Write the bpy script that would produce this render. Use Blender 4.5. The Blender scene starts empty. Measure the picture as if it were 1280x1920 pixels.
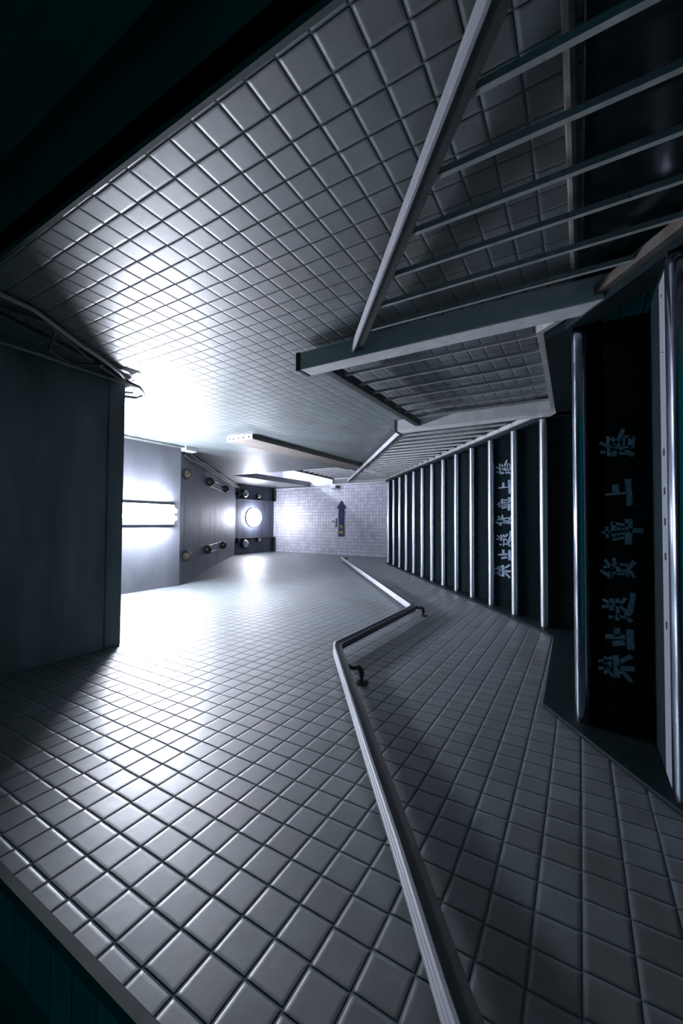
import bpy, bmesh, math, random
from mathutils import Vector, Matrix

random.seed(7)
sc = bpy.context.scene
col = sc.collection

# ------------------------------------------------------------------ units
# all measures below are in wall-tile widths (one tile = 6.5 cm); the eye is the
# origin of that system and Z0 lifts it so that the lower floor lies at z = 0
S = 0.065
Z0 = 14.40
def P(x, y, z):
    return Vector((x * S, y * S, (z + Z0) * S))

# ------------------------------------------------------------------ camera (turned on its side, as the photograph is)
YAW, PITCH, ROLL, FPX = -0.0306, 0.5358, -0.0099, 753.5
fw = Vector((-math.sin(YAW) * math.cos(PITCH), math.cos(YAW) * math.cos(PITCH), math.sin(PITCH)))
r0 = Vector((math.cos(YAW), math.sin(YAW), 0))
u0 = r0.cross(fw)
rt = math.cos(ROLL) * r0 + math.sin(ROLL) * u0
up = -math.sin(ROLL) * r0 + math.cos(ROLL) * u0
cam_data = bpy.data.cameras.new('camera')
cam = bpy.data.objects.new('camera', cam_data)
col.objects.link(cam)
mx = Matrix((-up, rt, -fw)).transposed().to_4x4()
mx.translation = P(0, 0, 0)
cam.matrix_world = mx
cam_data.sensor_fit = 'VERTICAL'
cam_data.sensor_height = 36
cam_data.sensor_width = 24
cam_data.lens = FPX * 36 / 1920
cam_data.clip_start = 0.02
sc.camera = cam

# ------------------------------------------------------------------ world, exposure
AMBIENT = 0.095            # faint uniform teal world light, added to lift and tint the blacks
TUBE_POWER = 450.0          # emission of the twin fluorescent tubes
DISC_POWER = 68.0          # emission of the round lamp
SIDE_POWER = 110.0          # lamp of the side passage
world = bpy.data.worlds.new('world')
sc.world = world
world.use_nodes = True
bg = world.node_tree.nodes['Background']
bg.inputs[0].default_value = (0.0, 0.62, 0.74, 1)
bg.inputs[1].default_value = AMBIENT
sc.view_settings.view_transform = 'Standard'
sc.view_settings.look = 'None'
sc.view_settings.gamma = 1
sc.view_settings.use_curve_mapping = False
sc.view_settings.exposure = 0.0

# ------------------------------------------------------------------ materials
class NT:
    def __init__(self, name):
        self.m = bpy.data.materials.new(name)
        self.m.use_nodes = True
        self.t = self.m.node_tree
        self.b = self.t.nodes['Principled BSDF']
    def n(self, kind, **kw):
        nd = self.t.nodes.new(kind)
        for k, v in kw.items():
            setattr(nd, k, v)
        return nd
    def l(self, a, b):
        self.t.links.new(a, b)
    def math(self, op, a, b=None, c=None, clamp=False):
        nd = self.n('ShaderNodeMath', operation=op)
        nd.use_clamp = clamp
        for i, v in enumerate((a, b, c)):
            if v is None:
                continue
            if isinstance(v, (int, float)):
                nd.inputs[i].default_value = v
            else:
                self.l(v, nd.inputs[i])
        return nd.outputs[0]
    def coords(self):
        return self.n('ShaderNodeTexCoord').outputs['Object']
    def noise(self, scale, detail=4, rough=.6, vec=None, stretch=None):
        tc = vec if vec is not None else self.coords()
        if stretch:
            mp = self.n('ShaderNodeMapping')
            mp.inputs['Scale'].default_value = stretch
            self.l(tc, mp.inputs['Vector'])
            tc = mp.outputs[0]
        nd = self.n('ShaderNodeTexNoise')
        nd.inputs['Scale'].default_value = scale
        nd.inputs['Detail'].default_value = detail
        nd.inputs['Roughness'].default_value = rough
        self.l(tc, nd.inputs['Vector'])
        return nd.outputs['Fac']
    def ramp(self, fac, stops):
        nd = self.n('ShaderNodeValToRGB')
        e = nd.color_ramp.elements
        while len(e) < len(stops):
            e.new(.5)
        for k, (p, c) in enumerate(stops):
            e[k].position = p
            e[k].color = (*c, 1) if len(c) == 3 else c
        self.l(fac, nd.inputs[0])
        return nd.outputs[0]
    def mix(self, fac, a, b, mode='MIX'):
        nd = self.n('ShaderNodeMix', data_type='RGBA', blend_type=mode)
        for sock, v in ((0, fac), (6, a), (7, b)):
            if isinstance(v, (int, float)):
                nd.inputs[sock].default_value = v
            elif isinstance(v, tuple):
                nd.inputs[sock].default_value = (*v, 1)
            else:
                self.l(v, nd.inputs[sock])
        return nd.outputs[2]
    def bump(self, h, dist=1.0, strength=1.0):
        nd = self.n('ShaderNodeBump')
        nd.inputs['Distance'].default_value = dist
        nd.inputs['Strength'].default_value = strength
        self.l(h, nd.inputs['Height'])
        self.l(nd.outputs[0], self.b.inputs['Normal'])
    def setv(self, **kw):
        for k, v in kw.items():
            self.b.inputs[k].default_value = v
        return self

def tile_material(name, axis, u_org, v_org, pu, pv, base=(.096, .122, .130), grout=(.085, .102, .110), rough=.45, tilt=.0016, dirt=1.0):
    """square glazed tiles: pillow edges, dark grout, every tile set at a slightly different tilt"""
    t = NT(name)
    sep = t.n('ShaderNodeSeparateXYZ')
    tc = t.coords()
    t.l(tc, sep.inputs[0])
    U = t.math('MULTIPLY_ADD', sep.outputs[axis], 1 / (S * pu), -u_org / pu)
    V = t.math('MULTIPLY_ADD', sep.outputs['Z'], 1 / (S * pv), -(v_org + Z0) / pv)
    # slightly uneven joints
    wob = t.n('ShaderNodeCombineXYZ')
    fu0 = t.math('FLOOR', U); fv0 = t.math('FLOOR', V)
    t.l(fv0, wob.inputs[0])
    wr = t.n('ShaderNodeTexWhiteNoise', noise_dimensions='3D')
    t.l(wob.outputs[0], wr.inputs['Vector'])
    U = t.math('ADD', U, t.math('MULTIPLY_ADD', wr.outputs['Value'], .07, -.035))
    fu0 = t.math('FLOOR', U)
    fu = t.math('FRACT', U); fv = t.math('FRACT', V)
    du = t.math('MINIMUM', fu, t.math('SUBTRACT', 1, fu))
    dv = t.math('MINIMUM', fv, t.math('SUBTRACT', 1, fv))
    def edge(d, w):
        x = t.math('DIVIDE', d, w, clamp=True)
        y = t.math('SUBTRACT', 1, x)
        return t.math('SUBTRACT', 1, t.math('POWER', y, 2.2))
    pill = t.math('MULTIPLY', edge(du, .135), edge(dv, .135))
    gm = t.math('LESS_THAN', t.math('MINIMUM', du, dv), .040)
    cell = t.n('ShaderNodeCombineXYZ')
    t.l(fu0, cell.inputs[0]); t.l(fv0, cell.inputs[1])
    wn = t.n('ShaderNodeTexWhiteNoise', noise_dimensions='3D')
    t.l(cell.outputs[0], wn.inputs['Vector'])
    sc_ = t.n('ShaderNodeSeparateColor')
    t.l(wn.outputs['Color'], sc_.inputs[0])
    a = t.math('MULTIPLY', t.math('SUBTRACT', fu, .5), t.math('SUBTRACT', sc_.outputs[0], .5))
    b = t.math('MULTIPLY', t.math('SUBTRACT', fv, .5), t.math('SUBTRACT', sc_.outputs[1], .5))
    h = t.math('MULTIPLY_ADD', pill, .0022, t.math('MULTIPLY', t.math('ADD', a, b), tilt))
    fine = t.noise(22, 3, .55)
    h = t.math('MULTIPLY_ADD', fine, .0009, h)
    t.bump(h)
    tone = t.ramp(sc_.outputs[2], [(0, tuple(c * .82 for c in base)), (1, tuple(c * 1.1 for c in base))])
    st = t.noise(2.6, 6, .68)
    stain = t.ramp(st, [(.46, (0, 0, 0)), (.66, (1, 1, 1))])
    fs = t.math('MULTIPLY', stain, .7 * dirt)
    tone = t.mix(fs, tone, (.058, .048, .040))
    smear = t.ramp(t.noise(9, 5, .7), [(.35, (.66, .67, .67)), (.65, (1.06, 1.06, 1.06))])
    tone = t.mix(.9 * dirt, tone, smear, 'MULTIPLY')
    t.l(t.mix(gm, tone, grout), t.b.inputs['Base Color'])
    rr = t.math('MULTIPLY_ADD', t.noise(14, 3), .14, rough - .07)
    rr = t.math('ADD', rr, t.math('MULTIPLY', gm, .4))
    t.l(rr, t.b.inputs['Roughness'])
    gl = t.math('SUBTRACT', 1, gm)
    t.l(t.math('MULTIPLY_ADD', gl, .75, .15), t.b.inputs['Specular IOR Level'])
    t.l(t.math('MULTIPLY', gl, .8), t.b.inputs['Coat Weight'])
    t.setv(**{'Coat Roughness': .56, 'Coat IOR': 1.6})
    return t.m

def plain(name, color, rough=.5, metal=0.0, spec=.5, var=.15, scale=12, bump=0.0, stretch=None, spots=None):
    t = NT(name)
    f = t.noise(scale, 5, .6, stretch=stretch)
    c = t.ramp(f, [(.3, tuple(x * (1 - var) for x in color)), (.7, tuple(min(1, x * (1 + var)) for x in color))])
    if spots:
        m = t.ramp(t.noise(spots[1], 6, .7), [(spots[2], (0, 0, 0)), (spots[2] + .08, (1, 1, 1))])
        c = t.mix(m, c, spots[0])
    t.l(c, t.b.inputs['Base Color'])
    t.l(t.math('MULTIPLY_ADD', f, .16, rough - .08), t.b.inputs['Roughness'])
    t.setv(Metallic=metal, **{'Specular IOR Level': spec})
    if bump:
        t.bump(t.math('MULTIPLY', f, bump))
    return t.m

def lamp_mat(name, color, power):
    t = NT(name)
    t.setv(**{'Base Color': (.9, .9, .92, 1), 'Roughness': .4, 'Emission Color': (*color, 1), 'Emission Strength': power})
    return t.m

PY = .9452
M = {}
M['tile_left'] = tile_material('tile_left', 'Y', 9.166, 11.033, PY, 1.0)
M['tile_right'] = tile_material('tile_right', 'Y', 8.1157, 9.1445, PY, 1.0)
M['tile_end'] = tile_material('tile_end', 'X', 0.2, .3, .97, .97, base=(.56, .58, .66), grout=(.20, .21, .27), dirt=.3, rough=.5)
M['concrete'] = plain('concrete', (.135, .175, .185), .62, scale=6, var=.42, bump=.004, stretch=(.16, 1, 1))
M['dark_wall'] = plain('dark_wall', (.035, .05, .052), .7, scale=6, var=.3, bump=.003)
M['soffit'] = plain('soffit', (.095, .10, .118), .55, scale=5, var=.16, bump=.003, stretch=(.5, 1, 1))
M['slope_soffit'] = plain('slope_soffit', (.080, .092, .125), .56, scale=7, var=.38, bump=.006, stretch=(.12, 1, 1))
M['white_wall'] = plain('white_wall', (.70, .71, .76), .6, scale=4, var=.05)
M['stone'] = plain('stone', (.006, .014, .016), .6, spec=.05, scale=60, var=.5)
M['stone_floor'] = plain('stone_floor', (.012, .02, .022), .5, spec=.2, scale=40, var=.4)
M['skirting'] = plain('skirting', (.006, .013, .015), .6, spec=.06, scale=30, var=.4)
M['steel_smooth'] = plain('steel_smooth', (.30, .34, .42), .17, metal=1, scale=30, var=.08, stretch=(.05, 1, 1))
M['steel'] = plain('steel', (.66, .68, .76), .30, metal=1, scale=30, var=.08, stretch=(.05, 1, 1))
M['steel_flat'] = plain('steel_flat', (.20, .21, .25), .5, metal=0, scale=30, var=.1, stretch=(.05, 1, 1))
M['dark_metal'] = plain('dark_metal', (.035, .04, .042), .5, scale=20, var=.3)
M['black_plastic'] = plain('black_plastic', (.012, .014, .015), .4, scale=20)
M['cable'] = plain('cable', (.05, .055, .055), .5, scale=30, var=.4)
M['cable_light'] = plain('cable_light', (.32, .31, .29), .5, scale=30, var=.2)
M['rail'] = plain('rail', (.40, .41, .45), .42, scale=14, var=.14, stretch=(1, .2, .2))
M['paint_grey'] = plain('paint_grey', (.29, .30, .30), .5, scale=18, var=.22, bump=.001, spots=((.13, .085, .06), 26, .63))
M['rust_steel'] = plain('rust_steel', (.085, .078, .072), .65, spec=.2, scale=22, var=.4, bump=.002, spots=((.10, .055, .035), 18, .55))
M['gloss_stone'] = plain('gloss_stone', (.006, .012, .014), .16, scale=30, var=.4)
M['post'] = plain('post', (.58, .59, .60), .48, scale=18, var=.12, bump=.0006, spots=((.10, .07, .06), 30, .72))
M['board'] = plain('board', (.17, .15, .14), .65, spec=.15, scale=12, var=.2, stretch=(1, .1, 1))
M['ivory'] = plain('ivory', (.62, .62, .64), .5, scale=30, var=.12, spots=((.12, .10, .09), 60, .66))
M['chalk'] = plain('chalk', (.32, .40, .52), .8, scale=90, var=.45)
M['blue'] = plain('blue', (.004, .015, .085), .45, scale=30, var=.2)
M['yellow'] = plain('yellow', (.55, .42, .02), .5, scale=30)
M['navy_line'] = plain('navy_line', (.05, .16, .22), .5, scale=30)
M['pipe_grime'] = plain('pipe_grime', (.09, .085, .08), .5, scale=14, var=.6)
M['lens'] = plain('lens', (.10, .085, .058), .25, scale=20)
M['chrome'] = plain('chrome', (.6, .6, .62), .15, metal=1, scale=20, var=.05)
M['tube_light'] = lamp_mat('tube_light', (.82, .87, 1.0), TUBE_POWER)
M['disc_light'] = lamp_mat('disc_light', (.84, .86, 1.0), DISC_POWER)
M['side_light'] = lamp_mat('side_light', (.82, .85, 1.0), SIDE_POWER)
M['enamel'] = plain('enamel', (.70, .70, .74), .35, scale=10, var=.03)

# ------------------------------------------------------------------ mesh building
class MB:
    def __init__(self):
        self.v = []; self.f = []
    def add(self, vs, fs):
        o = len(self.v)
        self.v += [tuple(p) for p in vs]
        self.f += [tuple(i + o for i in f) for f in fs]
        return self
    def box(self, x0, x1, y0, y1, z0, z1):
        vs = [(x, y, z) for x in (x0, x1) for y in (y0, y1) for z in (z0, z1)]
        return self.add(vs, [(0, 1, 3, 2), (4, 6, 7, 5), (0, 4, 5, 1), (2, 3, 7, 6), (0, 2, 6, 4), (1, 5, 7, 3)])
    def prism(self, poly, x0, x1):
        """polygon in (y, z), extruded along x"""
        n = len(poly)
        a = sum(poly[i][0] * poly[(i + 1) % n][1] - poly[(i + 1) % n][0] * poly[i][1] for i in range(n))
        if a < 0:
            poly = poly[::-1]
        vs = [(x0, y, z) for y, z in poly] + [(x1, y, z) for y, z in poly]
        fs = [tuple(range(n))[::-1], tuple(range(n, 2 * n))]
        fs += [(i, (i + 1) % n, n + (i + 1) % n, n + i) for i in range(n)]
        return self.add(vs, fs)
    def sweep(self, path, prof, closed_ends=True, side=Vector((1, 0, 0))):
        """profile [(a, b)] swept along path; a along `side`, b along the normal of path and side"""
        path = [Vector(p) for p in path]
        rings = []
        for i, p in enumerate(path):
            d0 = (path[i] - path[i - 1]).normalized() if i else None
            d1 = (path[i + 1] - path[i]).normalized() if i < len(path) - 1 else None
            d = d0 if d1 is None else d1 if d0 is None else (d0 + d1).normalized()
            k = 1.0
            if d0 is not None and d1 is not None:
                k = 1 / max(.4, d.dot(d1))
            s = (side - d * side.dot(d)).normalized()
            nrm = s.cross(d)
            rings.append([p + s * a + nrm * b * k for a, b in prof])
        n = len(prof)
        vs = [q for r in rings for q in r]
        fs = []
        for i in range(len(rings) - 1):
            for j in range(n):
                fs.append((i * n + j, i * n + (j + 1) % n, (i + 1) * n + (j + 1) % n, (i + 1) * n + j))
        if closed_ends:
            fs.append(tuple(range(n))[::-1])
            fs.append(tuple(range((len(rings) - 1) * n, len(rings) * n)))
        return self.add(vs, fs)
    def tube(self, path, r, n=10):
        path = [Vector(p) for p in path]
        d = (path[-1] - path[0]).normalized()
        side = Vector((1, 0, 0)) if abs(d.x) < .8 else Vector((0, 0, 1))
        return self.sweep(path, [(r * math.cos(2 * math.pi * k / n), r * math.sin(2 * math.pi * k / n)) for k in range(n)], side=side)
    def lathe(self, c, axis, prof, n=24):
        """profile [(radius, height along axis)]"""
        c = Vector(c); axis = Vector(axis).normalized()
        s = Vector((1, 0, 0)) if abs(axis.x) < .8 else Vector((0, 1, 0))
        s = (s - axis * s.dot(axis)).normalized(); t = axis.cross(s)
        vs = []; fs = []
        for r, h in prof:
            for k in range(n):
                a = 2 * math.pi * k / n
                vs.append(c + axis * h + (s * math.cos(a) + t * math.sin(a)) * max(r, 1e-4))
        for i in range(len(prof) - 1):
            for k in range(n):
                fs.append((i * n + k, i * n + (k + 1) % n, (i + 1) * n + (k + 1) % n, (i + 1) * n + k))
        fs.append(tuple(range(n))[::-1]); fs.append(tuple(range((len(prof) - 1) * n, len(prof) * n)))
        return self.add(vs, fs)
    def ribbon(self, pts, w, to3, lift):
        """painted brush stroke: 2-D polyline with rounded ends laid on a surface"""
        n = len(pts)
        L = []; R = []
        for i in range(n):
            a = Vector(pts[max(0, i - 1)]); b = Vector(pts[min(n - 1, i + 1)])
            d = (b - a).normalized(); q = Vector((-d.y, d.x))
            ww = w * (.5 + random.uniform(-.07, .07))
            p = Vector(pts[i])
            if i == 0: p = p - d * w * .2
            if i == n - 1: p = p + d * w * .2
            L.append(p + q * ww); R.append(p - q * ww)
        vs = [to3(p, lift) for p in L] + [to3(p, lift) for p in R] + [to3(p, 0) for p in L] + [to3(p, 0) for p in R]
        fs = []
        for i in range(n - 1):
            fs += [(i, i + 1, n + i + 1, n + i), (2 * n + i, i, n + i, 3 * n + i)[:0] or (2 * n + i + 1, i + 1, i, 2 * n + i), (3 * n + i, n + i, n + i + 1, 3 * n + i + 1)]
        fs += [(0, n, 3 * n, 2 * n), (2 * n - 1, n - 1, 3 * n - 1, 4 * n - 1)]
        return self.add(vs, fs)
    def build(self, name, mat, parent=None, smooth=False, bevel=0.0, label=None):
        me = bpy.data.meshes.new(name)
        org = parent_origin(parent)
        me.from_pydata([P(*p) - org for p in self.v], [], self.f)
        me.materials.append(M[mat])
        bm = bmesh.new(); bm.from_mesh(me)
        bmesh.ops.recalc_face_normals(bm, faces=bm.faces)
        bm.to_mesh(me); bm.free()
        o = bpy.data.objects.new(name, me)
        col.objects.link(o)
        if parent is not None:
            o.parent = parent
        if smooth:
            for p in me.polygons:
                p.use_smooth = True
            md = o.modifiers.new('split', 'EDGE_SPLIT'); md.split_angle = math.radians(38)
        if bevel:
            md = o.modifiers.new('bevel', 'BEVEL'); md.width = bevel * S; md.segments = 2; md.limit_method = 'ANGLE'
        if label:
            o['label'] = label
        return o

def parent_origin(p):
    v = Vector((0, 0, 0))
    while p is not None:
        v += Vector(p.location)
        p = p.parent
    return v

def thing(name, label, cat, at, group=None):
    o = bpy.data.objects.new(name, None)
    o.empty_display_size = .05
    o.location = P(*at)
    col.objects.link(o)
    return tag(o, label, cat, group)

def tag(o, label, cat, group=None):
    o['label'] = label; o['category'] = cat
    if group:
        o['group'] = group
    return o

def struct(o):
    o['kind'] = 'structure'
    return o

A, B = -9.4253, 11.0856          # left and right tiled walls
E = 101.0                        # end wall
NEAR = -26.0

# stair data: nosing front edge (y, z top)
UP = [(40.14 + 3.764 * i, 3.105 + 2.947 * i) for i in range(13)]
LOW = [(21.9, .24), (17.2, -2.68), (13.5, -5.6), (9.5, -8.53), (5.5, -11.46)]
LAND = .24
TOP = UP[-1][1]
def up_line(y): return UP[0][1] + (y - UP[0][0]) * 2.947 / 3.764
def low_line(y): return LOW[0][1] + (y - LOW[0][0]) * 2.927 / 4.02

# ------------------------------------------------------------------ the setting
struct(MB().prism([(5.0, -14.4), (E, -14.4), (E, 90), (18.0, 90), (18.0, 52.2), (5.0, 52.2)], A - 2.5, A).build('wall_left', 'tile_left'))
struct(MB().box(A - .3, A + .03, 4.75, 4.98, -14.4, 30.3).build('trim_1', 'dark_wall'))
# right wall: tiled up to the opening of the upper landing, with a header over it
struct(MB().prism([(7.1, -14.4), (E, -14.4), (E, TOP - .3), (68.7, TOP - .3), (68.7, 71.2), (E, 71.2), (E, 90), (18, 90), (18, 52.2), (7.1, 52.2)], B, B + 1.35).build('wall_right', 'tile_right'))
struct(MB().box(B - .03, B + .2, 6.95, 7.1, -14.4, 30.3).build('trim_2', 'dark_wall'))
# returns of the lower passage
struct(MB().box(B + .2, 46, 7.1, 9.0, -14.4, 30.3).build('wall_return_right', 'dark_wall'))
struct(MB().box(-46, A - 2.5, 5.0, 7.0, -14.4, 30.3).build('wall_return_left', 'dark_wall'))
struct(MB().box(14.5, 15.1, 6.6, 7.1, -14.4, 30.3).build('trim_3', 'dark_wall'))
struct(MB().box(-46, 46, NEAR, 9.2, -15.6, -14.4).build('floor', 'stone_floor'))
# low concrete ceiling over the lower flight with its deep down-stand
struct(MB().box(-46, 46, NEAR, 5.0, 30.3, 33).build('ceiling', 'concrete'))
struct(MB().box(A, B, 5.0, 16.75, 30.3, 52.2).build('ceiling', 'concrete'))
struct(MB().box(A, B, 16.75, 18.0, 30.22, 52.2).build('trim_4', 'concrete', bevel=.08))
struct(MB().box(A, B, 18.0, 39.0, 51.0, 52.2).build('ceiling', 'soffit'))
struct(MB().prism([(39.0, 51.0), (84.2, 85.6), (84.2, 87.2), (39.0, 52.6)], A, B).build('ceiling', 'slope_soffit'))
struct(MB().box(A, B, 84.2, E, 85.6, 86.8).build('ceiling', 'slope_soffit'))
struct(MB().box(A, B, E, E + 2, TOP - 1, 90).build('wall_end', 'tile_end'))
# side passage behind the opening
struct(MB().box(B, 12.9, E - .12, E + 2, TOP - 1, 90).build('wall_pier', 'white_wall'))
struct(MB().box(12.9, 32, 106, 107.5, TOP - 1, 90).build('wall_passage', 'white_wall'))
struct(MB().box(32, 33.5, 67, 107.5, TOP - 1, 90).build('wall_passage', 'white_wall'))
struct(MB().box(B + 1.35, 32, 67, 68.7, TOP - 1, 90).build('wall_passage', 'white_wall'))
struct(MB().box(B + 1.35, 32, 68.7, 106, 86, 87.2).build('ceiling', 'white_wall'))
struct(MB().box(B + 1.35, 32, 68.7, 106, TOP - 1, TOP).build('floor', 'stone_floor'))
# landings
struct(MB().box(A, B, LOW[0][0] + .36, UP[0][0] + .34, LAND - 1.2, LAND).build('floor', 'stone_floor'))
struct(MB().box(A, B, UP[-1][0] + .4, E, TOP - 1.2, TOP).build('floor', 'stone_floor'))
# dark stone skirting that climbs along the left wall
sk = [(5.6, low_line(5.6) + .65), (19.3, low_line(19.3) + .65), (23.3, 1.74), (37.4, 1.98), (39.3, 3.05)]
sk += [(UP[-1][0], UP[-1][1] + .35), (E, TOP + 1.3), (E, TOP - 1), (UP[-1][0], TOP - 5), (39.5, -2.5), (22.6, -2.5), (5.6, low_line(5.6) - 4)]
struct(MB().prism(sk, A, A + .20).build('baseboard_left', 'skirting', bevel=.05))
# dark skirting of the right wall behind the railing
struct(MB().box(B - .22, B, 7.1, 21.4, -14.4, -.15).build('baseboard_right', 'gloss_stone', bevel=.05))

# ------------------------------------------------------------------ painted warning on the risers
CHARS = {'luo': (3.72, [(0.13, [(0.33, -0.37), (-0.11, -0.38), (-0.56, -0.4)]), (0.13, [(0.08, -0.07), (-0.1, -0.33)]), (0.13, [(-0.38, -0.1), (-0.36, -0.24)]), (0.24, [(-0.44, -0.55), (-0.5, -0.64)]), (0.13, [(-0.46, -0.82), (-0.5, -0.97)]), (0.192, [(-0.43, -1.02), (-0.5, -1.18), (-0.6, -1.31)]), (0.169, [(0.6, -0.95), (0.37, -0.86), (0.1, -0.75), (-0.02, -0.64), (-0.16, -0.52)]), (0.169, [(0.24, -0.52), (0.07, -0.67), (-0.19, -0.82), (-0.29, -0.91)]), (0.13, [(-0.1, -0.55), (-0.23, -0.71)]), (0.104, [(0.26, -0.98), (-0.09, -0.98)]), (0.13, [(0.29, -0.98), (0.21, -1.28)]), (0.24, [(0.21, -1.27), (-0.2, -1.24)]), (0.13, [(-0.21, -0.98), (-0.21, -1.24)])]), 
 'shang': (1.44, [(0.24, [(0.56, -1.12), (0.27, -1.12), (-0.1, -1.16), (-0.56, -1.16)]), (0.13, [(-0.07, -0.26), (-0.04, -0.65), (-0.02, -1.06)]), (0.24, [(0.34, -0.64), (0.04, -0.65)])]), 
 'che': (-0.34, [(0.13, [(0.19, -0.29), (-0.05, -0.29), (-0.27, -0.32)]), (0.13, [(-0.05, -0.13), (-0.04, -0.45)]), (0.192, [(0.42, -0.54), (0.1, -0.53), (-0.21, -0.55)]), (0.13, [(0.38, -0.54), (0.33, -0.82), (0.29, -1.06)]), (0.13, [(-0.38, -0.52), (-0.32, -0.72), (-0.26, -0.93)]), (0.13, [(0.18, -0.72), (-0.15, -0.74)]), (0.13, [(0.14, -0.88), (-0.11, -0.9)]), (0.104, [(-0.05, -0.45), (0.03, -1.05)]), (0.264, [(0.53, -1.12), (-0.04, -1.12), (-0.53, -1.09)]), (0.192, [(0.06, -1.17), (0.06, -1.61)])]), 
 'huo': (-2.03, [(0.13, [(0.37, -0.2), (0.14, -0.37)]), (0.13, [(0.04, -0.15), (0.07, -0.31), (0.06, -0.49)]), (0.156, [(0.45, -0.56), (0.23, -0.56), (0.02, -0.46)]), (0.156, [(-0.14, -0.05), (-0.27, -0.24), (-0.44, -0.43)]), (0.13, [(-0.18, -0.4), (-0.44, -0.46)]), (0.13, [(-0.25, -0.43), (-0.21, -0.61)]), (0.13, [(0.18, -0.66), (0.2, -1.04)]), (0.168, [(0.17, -0.68), (-0.11, -0.71)]), (0.104, [(-0.23, -0.69), (-0.24, -0.93)]), (0.091, [(-0.03, -0.86), (-0.13, -0.86)]), (0.091, [(-0.02, -0.95), (-0.12, -0.95)]), (0.192, [(0.33, -1.3), (0.17, -1.19), (0.06, -1.11)]), (0.13, [(-0.0, -1.1), (-0.16, -1.03), (-0.32, -1.08)]), (0.143, [(-0.1, -1.15), (-0.34, -1.3)])]), 
 'song': (-3.75, [(0.13, [(0.27, -0.12), (0.15, -0.29), (0.08, -0.41)]), (0.168, [(-0.07, -0.09), (-0.02, -0.29)]), (0.169, [(0.31, -0.45), (-0.17, -0.44)]), (0.169, [(0.33, -0.66), (-0.25, -0.67)]), (0.13, [(0.08, -0.55), (0.1, -0.75)]), (0.169, [(0.4, -0.96), (0.17, -0.81)]), (0.13, [(0.08, -0.72), (-0.15, -0.93)]), (0.13, [(-0.51, -0.33), (-0.51, -0.48)]), (0.13, [(-0.35, -0.66), (-0.62, -0.64)]), (0.13, [(-0.42, -0.68), (-0.46, -0.8), (-0.46, -0.97)]), (0.24, [(0.62, -1.24), (0.22, -1.2), (-0.15, -1.12), (-0.35, -1.01)]), (0.169, [(-0.43, -1.01), (-0.62, -1.16)])]), 
 'zhi': (-5.15, [(0.192, [(-0.01, -0.21), (0.03, -0.58), (0.07, -0.9)]), (0.24, [(0.4, -0.63), (0.11, -0.63)]), (0.24, [(-0.29, -0.5), (-0.2, -0.88)]), (0.264, [(0.39, -1.11), (-0.05, -1.12), (-0.41, -1.13)])]), 
 'jin': (-6.47, [(0.13, [(0.37, -0.17), (0.06, -0.17)]), (0.13, [(0.14, 0.08), (0.23, -0.34)]), (0.13, [(0.39, -0.41), (0.26, -0.28)]), (0.13, [(0.14, -0.22), (0.08, -0.39)]), (0.13, [(-0.21, 0.08), (-0.1, -0.34)]), (0.13, [(-0.09, -0.18), (-0.39, -0.17)]), (0.13, [(-0.25, -0.29), (-0.45, -0.47)]), (0.13, [(-0.08, -0.29), (0.02, -0.39)]), (0.24, [(0.46, -0.57), (0.03, -0.61), (-0.44, -0.61)]), (0.192, [(-0.01, -0.69), (-0.01, -0.99), (0.01, -1.23)]), (0.192, [(0.54, -1.14), (0.42, -0.96), (0.27, -0.78)]), (0.192, [(-0.18, -0.81), (-0.37, -0.98), (-0.54, -1.13)])])}

ORDER = ['jin', 'zhi', 'song', 'huo', 'che', 'shang', 'luo']

def nosing_mesh(yf, z, x0, x1, round_right):
    r = .335
    prof = []
    prof.append((yf + 1.75, z + .03)); prof.append((yf + r, z + .05))
    for k in range(1, 12):
        a = math.pi / 2 + math.pi * k / 12
        prof.append((yf + r + r * math.cos(a), z - r + .02 + r * math.sin(a)))
    prof.append((yf + r + .03, z - 2 * r + .02))
    prof.append((yf + r + .03, z - .02)); prof.append((yf + 1.75, z - .02))
    st = [(x0, 0)]
    if round_right:
        for k in range(0, 7):
            tt = k / 6
            st.append((x1 - .55 + .55 * tt, .5 * (1 - math.sqrt(max(0, 1 - tt * tt)))))
    else:
        st.append((x1, 0))
    n = len(prof)
    vs = []; fs = []
    for x, off in st:
        for (y, zz) in prof:
            vs.append((x, min(y + off, yf + 1.75) if y < yf + r + .02 else y, zz))
    for i in range(len(st) - 1):
        for j in range(n):
            fs.append((i * n + j, i * n + (j + 1) % n, (i + 1) * n + (j + 1) % n, (i + 1) * n + j))
    fs += [tuple(range(n))[::-1], tuple(range((len(st) - 1) * n, len(st) * n))]
    return MB().add(vs, fs)

def paint(step, yriser, ztop, centers, k):
    for key, cx in zip(ORDER, centers):
        c0, strokes = CHARS[key]
        m = MB()
        for w, pts in strokes:
            m.ribbon([(cx + a * k, ztop + b * k) for a, b in pts], w * (k ** .5), lambda p, l: (p[0], yriser - l, p[1]), .02)
        m.build('painted_character', 'chalk', step, label='brushed white painted Chinese character')

def flight(name, label, noses, going, rise, x1, base_z, painted, round_right):
    t = thing(name, label, 'stairs', (0, noses[0][0], base_z))
    for i, (yf, z) in enumerate(noses):
        yr = yf + .36
        ye = noses[i + 1][0] + .9 if i < len(noses) - 1 else yr + .1
        s = MB().box(A + .2, x1, yr, ye, z - rise, z).build('step', 'stone', t)
        nz = nosing_mesh(yf, z, A + .22, 9.45, round_right).build('nosing', 'steel_smooth' if round_right else 'steel', t, smooth=True, label='shiny rounded steel stair nosing')
        if i in painted:
            paint(s, yr, *painted[i])
        yield i, yf, z, nz

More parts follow.
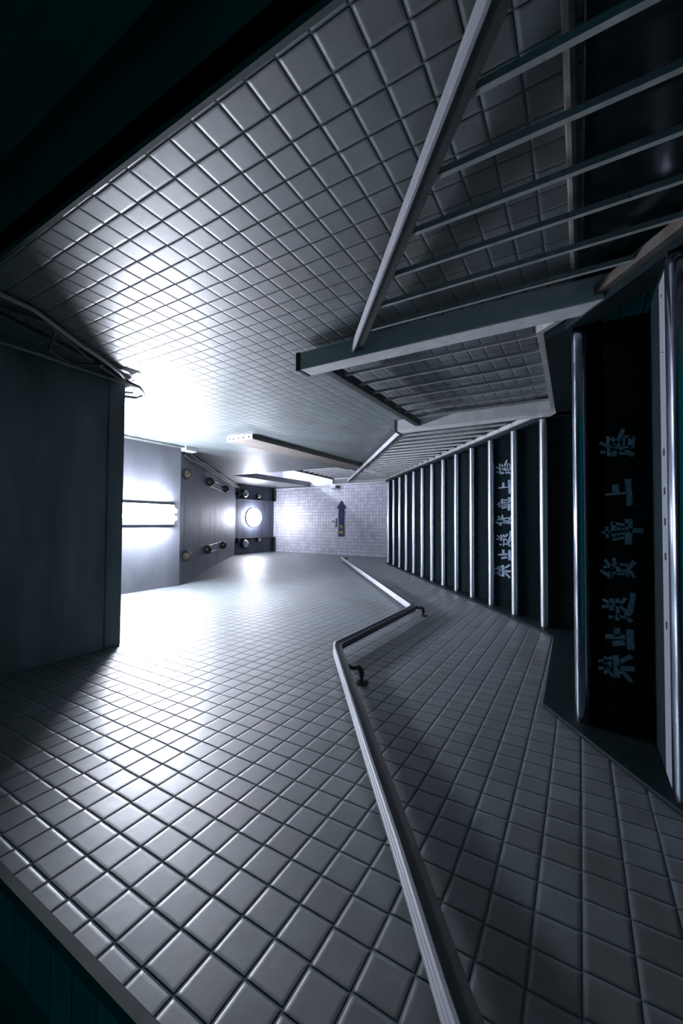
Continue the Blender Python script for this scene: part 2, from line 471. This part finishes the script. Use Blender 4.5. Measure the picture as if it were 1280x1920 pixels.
up_flight = list(flight('upper_stair_flight', 'long upper flight of black stone steps with bright steel nosings beyond the landing',
                        UP, 3.764, 2.947, 9.5, LAND, {2: (UP[2][1] - .75, (-5.3, -3.5, -1.7, .36, 2.2, 4.1, 6.3), 1.3)}, False))
low_rev = LOW[::-1]
low_flight = list(flight('lower_stair_flight', 'lower flight of black stone steps nearest the camera, wide steel nosings',
                         low_rev, 4.02, 2.927, 9.5, -14.4, {4: (.04 - .8, (-6.47, -5.155, -3.745, -2.025, -.34, 1.44, 3.72), 1.0)}, True))
for i, yf, z, nz in low_flight:
    MB().box(A + .4, 9.0, yf + .6, yf + 1.72, z + .03, z + .062).build('tread_strip', 'steel_flat', nz, label='matt grey flat strip along the tread')
    if i == 3:
        for x in (2.6, 1.2, .1, -1.15, -3.6):
            MB().box(x - .13, x + .13, yf + 1.05, yf + 1.2, z + .06, z + .085).build('slot', 'black_plastic', nz, label='dark slot cut in the steel strip')
        for x in (8.3, 6.2):
            MB().lathe((x, yf + 1.1, z + .055), (0, 0, 1), [(.07, 0), (.07, .03), (.03, .05)], 12).build('screw', 'chrome', nz, label='bright screw head')

# ------------------------------------------------------------------ handrail on the left wall
RX = A + .80
def rail_profile(w, h):
    """flat-topped moulded rail with two shallow grooves along the top"""
    g = .03
    top = [(w / 2, h / 2 - .05), (w * .45, h / 2), (w * .24, h / 2), (w * .21, h / 2 - g), (w * .15, h / 2 - g), (w * .12, h / 2),
           (-w * .10, h / 2), (-w * .13, h / 2 - g), (-w * .19, h / 2 - g), (-w * .22, h / 2), (-w * .45, h / 2), (-w / 2, h / 2 - .05)]
    bot = [(-w / 2, h / 2 - .13), (-w * .40, h / 2 - .17), (w * .40, h / 2 - .17), (w / 2, h / 2 - .13)]
    return top + bot
def core_profile(w, h):
    return [(w * .33, h / 2 - .17), (-w * .33, h / 2 - .17), (-w * .33, -h / 2), (w * .33, -h / 2)]
def capped_rail(path, w, h, parent, name, label):
    r = MB().sweep(path, rail_profile(w, h)).build(name, 'rail', parent, label=label)
    MB().sweep(path, core_profile(w, h)).build('core_bar', 'dark_metal', r, label='dark flat bar under the pale capping')
lr = thing('wall_handrail', 'pale grey grooved handrail fixed along the left tiled wall, level over the landing', 'handrail', (RX, 24, 13.5))
path = [(RX, 2.0, -2.35), (RX, 7.46, 1.98), (RX, 10.31, 4.12), (RX, 13.38, 6.5), (RX, 23.4, 14.15), (RX, 24.3, 14.62), (RX, 38.8, 14.62), (RX, 39.7, 15.1), (RX, 85.2, 50.4)]
capped_rail(path, .62, .58, lr, 'rail', 'pale grooved capping')
def bracket(parent, y, z, zr, mat='dark_metal'):
    b = MB().tube([(A, y, z), (A + .45, y, z), (A + .72, y, z + .05), (A + .86, y, z + .22), (RX, y, z + .45), (RX, y, zr)], .17, 10).build('bracket', mat, parent, smooth=True, label='curved dark bracket')
    MB().lathe((A, y, z), (1, 0, 0), [(.42, 0), (.42, .07), (.3, .13), (.18, .16)], 18).build('flange', mat, b, smooth=True)
bracket(lr, 21.2, 11.15, 12.25)
bracket(lr, 39.5, 13.75, 14.75)
bracket(lr, 84.6, 48.6, 49.8)

# ------------------------------------------------------------------ railing on the right side of the stairs
CX = 10.12
rg = thing('stair_railing', 'grey painted steel railing with square posts and thin bars on the right of the stairs', 'railing', (CX, 21, LAND))
hz = lambda y: 1.43 + (y - 8.06) * .792
capped_rail([(CX, 3.0, hz(3.0)), (CX, 12, hz(12)), (CX, 20.3, hz(20.3))], .46, .56, rg, 'handrail', 'pale grooved handrail')
uh = lambda y: 15.75 + (y - 39.8) * .728
capped_rail([(CX, 39.7, uh(39.7)), (CX, 60, uh(60)), (CX, 85.2, uh(85.2))], .55, .55, rg, 'handrail', 'pale grooved handrail')
MB().box(CX - .33, CX + .33, 21.3, 38.7, 13.75, 14.3).build('top_rail', 'dark_metal', rg, bevel=.05, label='dark level top rail')
def post(y0, y1, x0, x1, z0, z1):
    p = MB().box(x0, x1, y0, y1, z0, z1).build('post', 'post', rg, bevel=.06)
    MB().box(x0 - .03, x1 + .03, y0 - .03, y1 + .03, z1, z1 + .34).build('post_cap', 'dark_metal', p, bevel=.05)
post(20.2, 21.4, 9.6, 10.72, -1.6, 15.1)
post(38.6, 39.8, 9.5, 10.7, LAND, 16.3)
post(85.2, 86.4, 9.75, 10.85, TOP, 52.9)
# bottom rails
def slat(path, w, h, name='bottom_rail', mat='paint_grey'):
    MB().sweep(path, [(w / 2, h / 2), (-w / 2, h / 2), (-w / 2, -h / 2), (w / 2, -h / 2)]).build(name, mat, rg)
slat([(CX - .05, 3.0, low_line(3.0) + .22), (CX - .05, 21.6, low_line(21.6) + .22)], .42, .30, mat='rust_steel')
slat([(CX - .05, 21.3, low_line(21.3) + .3), (CX - .05, 22.9, 1.72), (CX - .05, 38.9, 1.95)], .42, .32)
slat([(CX - .05, 39.0, 2.0), (CX - .05, 39.6, 2.3), (CX - .05, 85.1, up_line(85.1) + .5)], .42, .32)
bar = lambda y, z0, z1, x=CX: MB().box(x - .10, x + .10, y - .08, y + .08, z0, z1).build('baluster', 'paint_grey', rg)
for y in (4.0, 5.8, 7.6, 9.4, 11.2, 13.05, 14.95, 16.75, 18.55):
    bar(y, low_line(y) + .3, hz(y) - .25)
for k in range(1, 8):
    y = 21.4 + 2.15 * k
    bar(y, 1.8, 13.8)
for k in range(21):
    y = 41.6 + 2.08 * k
    bar(y, up_line(y) + .5, uh(y) - .25)
# dark kerb the railing stands on
kp = [(3.0, low_line(3.0) + .05), (22.3, low_line(22.3) + .05), (22.9, 1.52), (38.8, 1.72), (39.6, 2.1), (85.6, up_line(85.6) + .25), (85.6, TOP - 4), (40, LAND - 1.2), (22, LAND - 1.2), (3.0, low_line(3.0) - 3)]
struct(MB().prism(kp, 9.5, 10.55).build('trim_5', 'skirting'))
struct(MB().prism([(39.6, 2.0), (85.6, up_line(85.6) + .2), (85.6, TOP - 4), (40, LAND - 1.2)], 10.55, B).build('trim_6', 'skirting'))

# guard rail of the upper landing, closing the opening in the right wall
gr = thing('guard_railing', 'short level guard railing across the opening in the right wall of the upper landing', 'railing', (10.9, 77, TOP))
MB().sweep([(10.97, 84.9, 53.0), (11.4, 69.0, 53.0)], [(.22, .28), (-.22, .28), (-.22, -.28), (.22, -.28)]).build('top_rail', 'dark_metal', gr)
MB().sweep([(10.97, 84.9, 41.0), (11.4, 69.0, 41.0)], [(.2, .2), (-.2, .2), (-.2, -.2), (.2, -.2)]).build('bottom_rail', 'paint_grey', gr)
for k in range(8):
    f = (k + .5) / 8
    x, y = 10.97 + .43 * f, 84.9 - 15.9 * f
    MB().box(x - .13, x + .13, y - .13, y + .13, 41, 53).build('baluster', 'paint_grey', gr)

# ------------------------------------------------------------------ lamps
def batten(name, label, x, y0, y1, z, mat):
    t = thing(name, label, 'lamp', (x, (y0 + y1) / 2, z))
    MB().prism([(y0, z), (y1, z), (y1 - .05, z - .55), (y0 + .05, z - .55)], x - 1.45, x + 1.45).build('housing', 'enamel', t, bevel=.08)
    for s in (-.55, .55):
        MB().tube([(x + s, y0 + .55, z - 1.0), (x + s, y1 - .55, z - 1.0)], .46, 18).build('fluorescent_tube', mat, t, smooth=True, label='glowing fluorescent tube')
        for ye in (y0 + .1, y1 - .5):
            MB().box(x + s - .26, x + s + .26, ye, ye + .4, z - 1.3, z - .5).build('tube_holder', 'enamel', t, bevel=.05)
    return t
batten('fluorescent_lamp', 'glaring twin tube fluorescent lamp on the level soffit above the landing', 1.0, 26.0, 37.7, 51.0, 'tube_light')
batten('fluorescent_lamp', 'fluorescent lamp of the side passage behind the opening in the right wall', 21.0, 80, 98, 86.0, 'side_light')
rl = thing('round_ceiling_lamp', 'bright round drum lamp on the ceiling in front of the far tiled end wall', 'lamp', (1.42, 91.0, 85.6))
MB().lathe((1.42, 91.0, 85.6), (0, 0, -1), [(2.8, 0), (2.8, .35), (2.6, .4)], 40).build('base', 'enamel', rl, smooth=True)
MB().lathe((1.42, 91.0, 85.6), (0, 0, -1), [(2.6, .4), (2.65, 1.0), (2.5, 1.5), (2.0, 1.85), (1.1, 2.05), (.01, 2.1)], 40).build('diffuser', 'disc_light', rl, smooth=True, label='glowing white diffuser')

# ------------------------------------------------------------------ fittings on the ceilings
SL = (85.6 - 51.0) / (84.2 - 39.0)
sz = lambda y: 51.0 + (y - 39.0) * SL
nrm = Vector((0, SL, -1)).normalized()
def fitting(x, y, label):
    t = thing('round_fitting', label, 'light fitting', (x, y, sz(y)), 'round fittings on the sloping ceiling')
    ax = Vector((0, -.25, -1)).normalized()
    c = Vector((x, y, sz(y))) - ax * .9
    MB().lathe(c, ax, [(.60, 0), (.60, 1.5), (.80, 1.55), (.86, 1.68), (.80, 1.80), (.62, 1.80), (.58, 1.66)], 28).build('body', 'black_plastic', t, smooth=True)
    MB().lathe(c, ax, [(.56, 1.60), (.56, 1.72), (.34, 1.80), (.01, 1.83)], 22).build('lens', 'lens', t, smooth=True, label='tan glass lens')
    return t
fitting(7.3, 40.9, 'round dark fitting on the right, by the near edge of the sloping ceiling')
fitting(7.78, 54.2, 'round dark fitting midway along the right side of the sloping ceiling')
fitting(7.91, 68.6, 'round dark fitting near the top of the right side of the sloping ceiling')
fitting(-5.23, 41.0, 'round dark fitting on the left, by the near edge of the sloping ceiling')
fitting(-5.27, 53.0, 'round dark fitting midway along the left side of the sloping ceiling')
fitting(-5.41, 66.6, 'round dark fitting near the top of the left side of the sloping ceiling')
def conduit(pts, r, label, mat='chrome', name='conduit', cat='pipe', group=None):
    return tag(MB().tube(pts, r, 8).build(name, mat, None, smooth=True), label, cat, group)
for x, ya, yb, nm in ((7.8, 55.2, 67.6, 'right'), (-5.33, 54.0, 65.6, 'left')):
    for dx, io in ((-.70, 'inner' if x > 0 else 'outer'), (.70, 'outer' if x > 0 else 'inner')):
        pts = [Vector((x + dx, y, sz(y))) + nrm * .16 for y in (ya, (ya + yb) / 2, yb)]
        conduit(pts, .05, 'thin shiny %s conduit between the upper two fittings on the %s of the sloping ceiling' % (io, nm))
def dome(x, y, r, label):
    t = thing('dome_fixture', label, 'dome fixture', (x, y, 85.6))
    MB().lathe((x, y, 85.6), (0, 0, -1), [(r, 0), (r, r * .55), (r * .92, r * .62)], 24).build('base', 'black_plastic', t, smooth=True)
    MB().lathe((x, y, 85.6), (0, 0, -1), [(r * .9, r * .6), (r * .82, r * 1.0), (r * .5, r * 1.3), (.01, r * 1.42)], 24).build('dome', 'chrome', t, smooth=True, label='shiny dome')
dome(8.35, 87.1, 1.3, 'large shiny dome fixture at the right of the round lamp')
dome(-6.3, 87.3, 1.3, 'large shiny dome fixture at the left of the round lamp')
dome(7.95, 93.4, .75, 'small shiny dome fixture right of the round lamp, toward the end wall')
dome(-5.4, 93.6, .75, 'small shiny dome fixture left of the round lamp, toward the end wall')
def cbox(x, y, label):
    t = MB().box(x - .5, x + .5, y - .6, y + .6, 84.7, 85.6).build('junction_box', 'black_plastic', None, bevel=.1)
    tag(t, label, 'box')
cbox(8.25, 84.0 + .9, 'small black junction box beside the large dome right of the round lamp')
cbox(-5.55, 84.0 + .9, 'small black junction box beside the large dome left of the round lamp')
for x, nm in ((6.75, 'right'), (-4.75, 'left')):
    t = MB().box(x - .16, x + .16, 84.4, E - .2, 84.75, 85.6).build('trunking', 'dark_metal', None, bevel=.04)
    tag(t, 'dark cable trunking along the %s side of the top ceiling' % nm, 'trunking')
for x0, x1, nm in ((6.9, 10.6, 'right'), (-9.2, -4.9, 'left')):
    t = MB().box(x0, x1, E - .7, E, 84.6, 85.6).build('trunking', 'dark_metal', None, bevel=.04)
    tag(t, 'dark trunking across the %s top corner of the end wall' % nm, 'trunking')

# ------------------------------------------------------------------ pipes and cables
def wob(pts, a, seed):
    rnd = random.Random(seed)
    out = []
    for i in range(len(pts) - 1):
        p, q = Vector(pts[i]), Vector(pts[i + 1])
        k = max(2, int((q - p).length / 1.6))
        for j in range(k):
            out.append(p.lerp(q, j / k) + Vector((0, rnd.uniform(-a, a) * .4, rnd.uniform(-a, a))))
    out.append(Vector(pts[-1]))
    return out
bx = B - .30
cb = thing('cable_bundle', 'tangled dark cables along the right wall looping round the edge of the low ceiling', 'cables', (bx, 16, 29))
loops = [([(bx + .12, -6, 29.6), (bx + .12, 8.0, 26.0), (bx + .1, 14.0, 28.2), (bx, 17.7, 29.9), (bx, 18.4, 30.2), (bx, 18.5, 33), (bx, 18.4, 44), (bx + .1, 18.5, 50.4)], .14, 'cable'),
         ([(bx + .1, -6, 28.4), (bx + .1, 10.4, 25.0), (bx, 13.8, 27.7), (bx - .2, 17.0, 29.3), (bx - .35, 18.6, 29.4), (bx - .4, 19.9, 30.8), (bx - .3, 20.2, 32.2), (bx - .1, 19.4, 34.0), (bx, 18.4, 36)], .12, 'cable'),
         ([(bx - .2, 2, 29.9), (bx - .2, 12.0, 29.5), (bx - .25, 17.4, 29.8), (bx - .3, 18.6, 29.8), (bx - .3, 19.3, 31.2), (bx - .2, 18.6, 33)], .10, 'cable_light'),
         ([(bx + .15, 3, 22.4), (bx + .1, 9.5, 24.2), (bx - .05, 12.5, 26.0), (bx - .05, 16.5, 28.4), (bx - .2, 18.3, 30.0), (bx - .1, 18.5, 32)], .12, 'cable_light'),
         ([(bx + .1, 11.0, 25.4), (bx - .5, 11.6, 27.4), (bx - .5, 13.2, 28.6), (bx - .2, 14.8, 28.0), (bx, 15.2, 27.9)], .09, 'cable')]
for k, (pts, r, mt) in enumerate(loops):
    MB().tube(wob(pts, .12, k), r, 8).build('cable', mt, cb, smooth=True, label='pale cable' if mt == 'cable_light' else 'dark cable')
for z, nm in ((50.35, 'upper'), (49.75, 'lower')):
    conduit([(B - .2, 18.1, z), (B - .2, 28, z), (B - .2, 38.6, z)], .13, '%s of the two pipes running along the right wall under the level soffit' % nm, 'cable', 'conduit')
t = MB().box(B - .7, B, 38.6, 40.6, 49.4, 50.5).build('junction_box', 'ivory', None, bevel=.1)
tag(t, 'pale junction box on the right wall where the ceiling begins to slope', 'box')
sb = thing('cable_bundle', 'bundle of pale and dark cables climbing the right edge of the sloping ceiling', 'cables', (B - .6, 60, 66))
for k, (dx, dn, r, mt) in enumerate(((.35, .25, .14, 'cable_light'), (.72, .2, .12, 'cable'), (1.0, .16, .10, 'cable_light'))):
    pts = []
    for y in range(40, 85, 3):
        a = Vector((B - dx + .10 * math.sin(y * .5 + k), y, sz(y))) + nrm * (dn + .06 * math.sin(y * .9 + 2 * k))
        pts.append(a)
    pts.append(Vector((10.2 - .2 * k, 85.4, 85.4)))
    MB().tube(pts, r, 8).build('cable', mt, sb, smooth=True)
conduit([(B - .18, 7.3, .12), (B - .18, 14, .12), (B - .18, 21.3, .12)], .15, 'grimy pipe along the right wall behind the bars of the lower railing', 'pipe_grime')

# ------------------------------------------------------------------ on the walls
cs = thing('wall_casing', 'long flat boxed casing along the right tiled wall, end plate dotted with rivets', 'casing', (B, 53, 35.5))
MB().box(10.5, B, 37.62, 68.7, 35.46, 39.75).build('board', 'board', cs, bevel=.06)
MB().box(10.48, B, 37.5, 37.62, 35.4, 39.8).build('end_plate', 'ivory', cs, label='pale pitted end plate')
for z in (36.0, 36.9, 37.8, 38.7, 39.4):
    MB().lathe((10.78, 37.5, z), (0, -1, 0), [(.11, 0), (.09, .05), (.02, .08)], 10).build('rivet', 'dark_metal', cs)

# arrow sign: shaft and head in one plate
def plate(poly, y, th):
    n = len(poly)
    vs = [(x, y - th, z) for x, z in poly] + [(x, y, z) for x, z in poly]
    fs = [tuple(range(n)), tuple(range(n, 2 * n))[::-1]] + [(i, (i + 1) % n, n + (i + 1) % n, n + i) for i in range(n)]
    return MB().add(vs, fs)
zc = 60.0
ar = thing('arrow_sign', 'dark blue arrow sign with yellow marks on the far tiled end wall', 'sign', (1.2, E, zc))
plate([(-4.05, zc - .98), (4.2, zc - .98), (4.2, zc - 1.65), (6.5, zc), (4.2, zc + 1.65), (4.2, zc + .98), (-4.05, zc + .98)], E, .12).build('panel', 'blue', ar)
to3 = lambda p, l: (p[0], E - .12 - l, p[1])
ring = [(-1.15 + .42 * math.cos(a * .5236), zc + .42 * math.sin(a * .5236)) for a in range(13)]
mk = MB().ribbon(ring, .16, to3, .02)
mk.ribbon([(-1.5, zc - .5), (-.85, zc + .5)], .14, to3, .02)
mk.build('yellow_mark', 'yellow', ar)
mk = MB()
for pts in ([(-3.3, zc + .55), (-2.4, zc + .55)], [(-2.85, zc + .75), (-2.85, zc - .6)], [(-3.35, zc + .1), (-2.35, zc + .1)], [(-3.3, zc - .25), (-2.4, zc - .25)],
            [(-2.85, zc - .1), (-3.35, zc - .7)], [(-2.85, zc - .1), (-2.35, zc - .7)]):
    mk.ribbon(pts, .18, to3, .02)
mk.build('yellow_mark', 'yellow', ar)
mk = MB()
for k in range(7):
    x = .9 + .42 * k
    mk.ribbon([(x, zc - .35), (x + .16, zc - .05), (x + .1, zc - .3), (x + .34, zc - .2 + .12 * (k % 3))], .07, to3, .02)
mk.build('faint_lettering', 'navy_line', ar, label='faint thin line of script')
ns = thing('wall_plate', 'small pale plate with a dark square, above the blue arrow sign', 'sign', (0, E, 62.7))
MB().box(-1.65, 1.5, E - .1, E, 62.2, 63.2).build('panel', 'enamel', ns)
MB().box(.0, .55, E - .14, E - .1, 62.5, 62.98).build('dark_square', 'black_plastic', ns)
t = MB().box(-1.35, 1.3, E - .08, E, 61.5, 61.85).build('wall_strip', 'dark_metal', None)
tag(t, 'narrow dark strip between the pale plate and the blue arrow sign', 'strip')
wc = thing('conduit_drop', 'white conduit down the edge of the end wall, ending in a dark-tipped box', 'pipe', (10.7, E, 62))
MB().tube([(10.72, E - .2, 85), (10.72, E - .2, 74), (10.72, E - .2, 63.5)], .13, 8).build('pipe', 'enamel', wc, smooth=True)
MB().box(10.15, 11.0, E - .75, E - .02, 61.7, 63.6).build('box', 'enamel', wc, bevel=.08)
MB().lathe((10.55, E - .4, 61.7), (0, 0, -1), [(.42, 0), (.46, .5), (.40, 1.0), (.2, 1.15)], 16).build('dark_tip', 'black_plastic', wc, smooth=True)
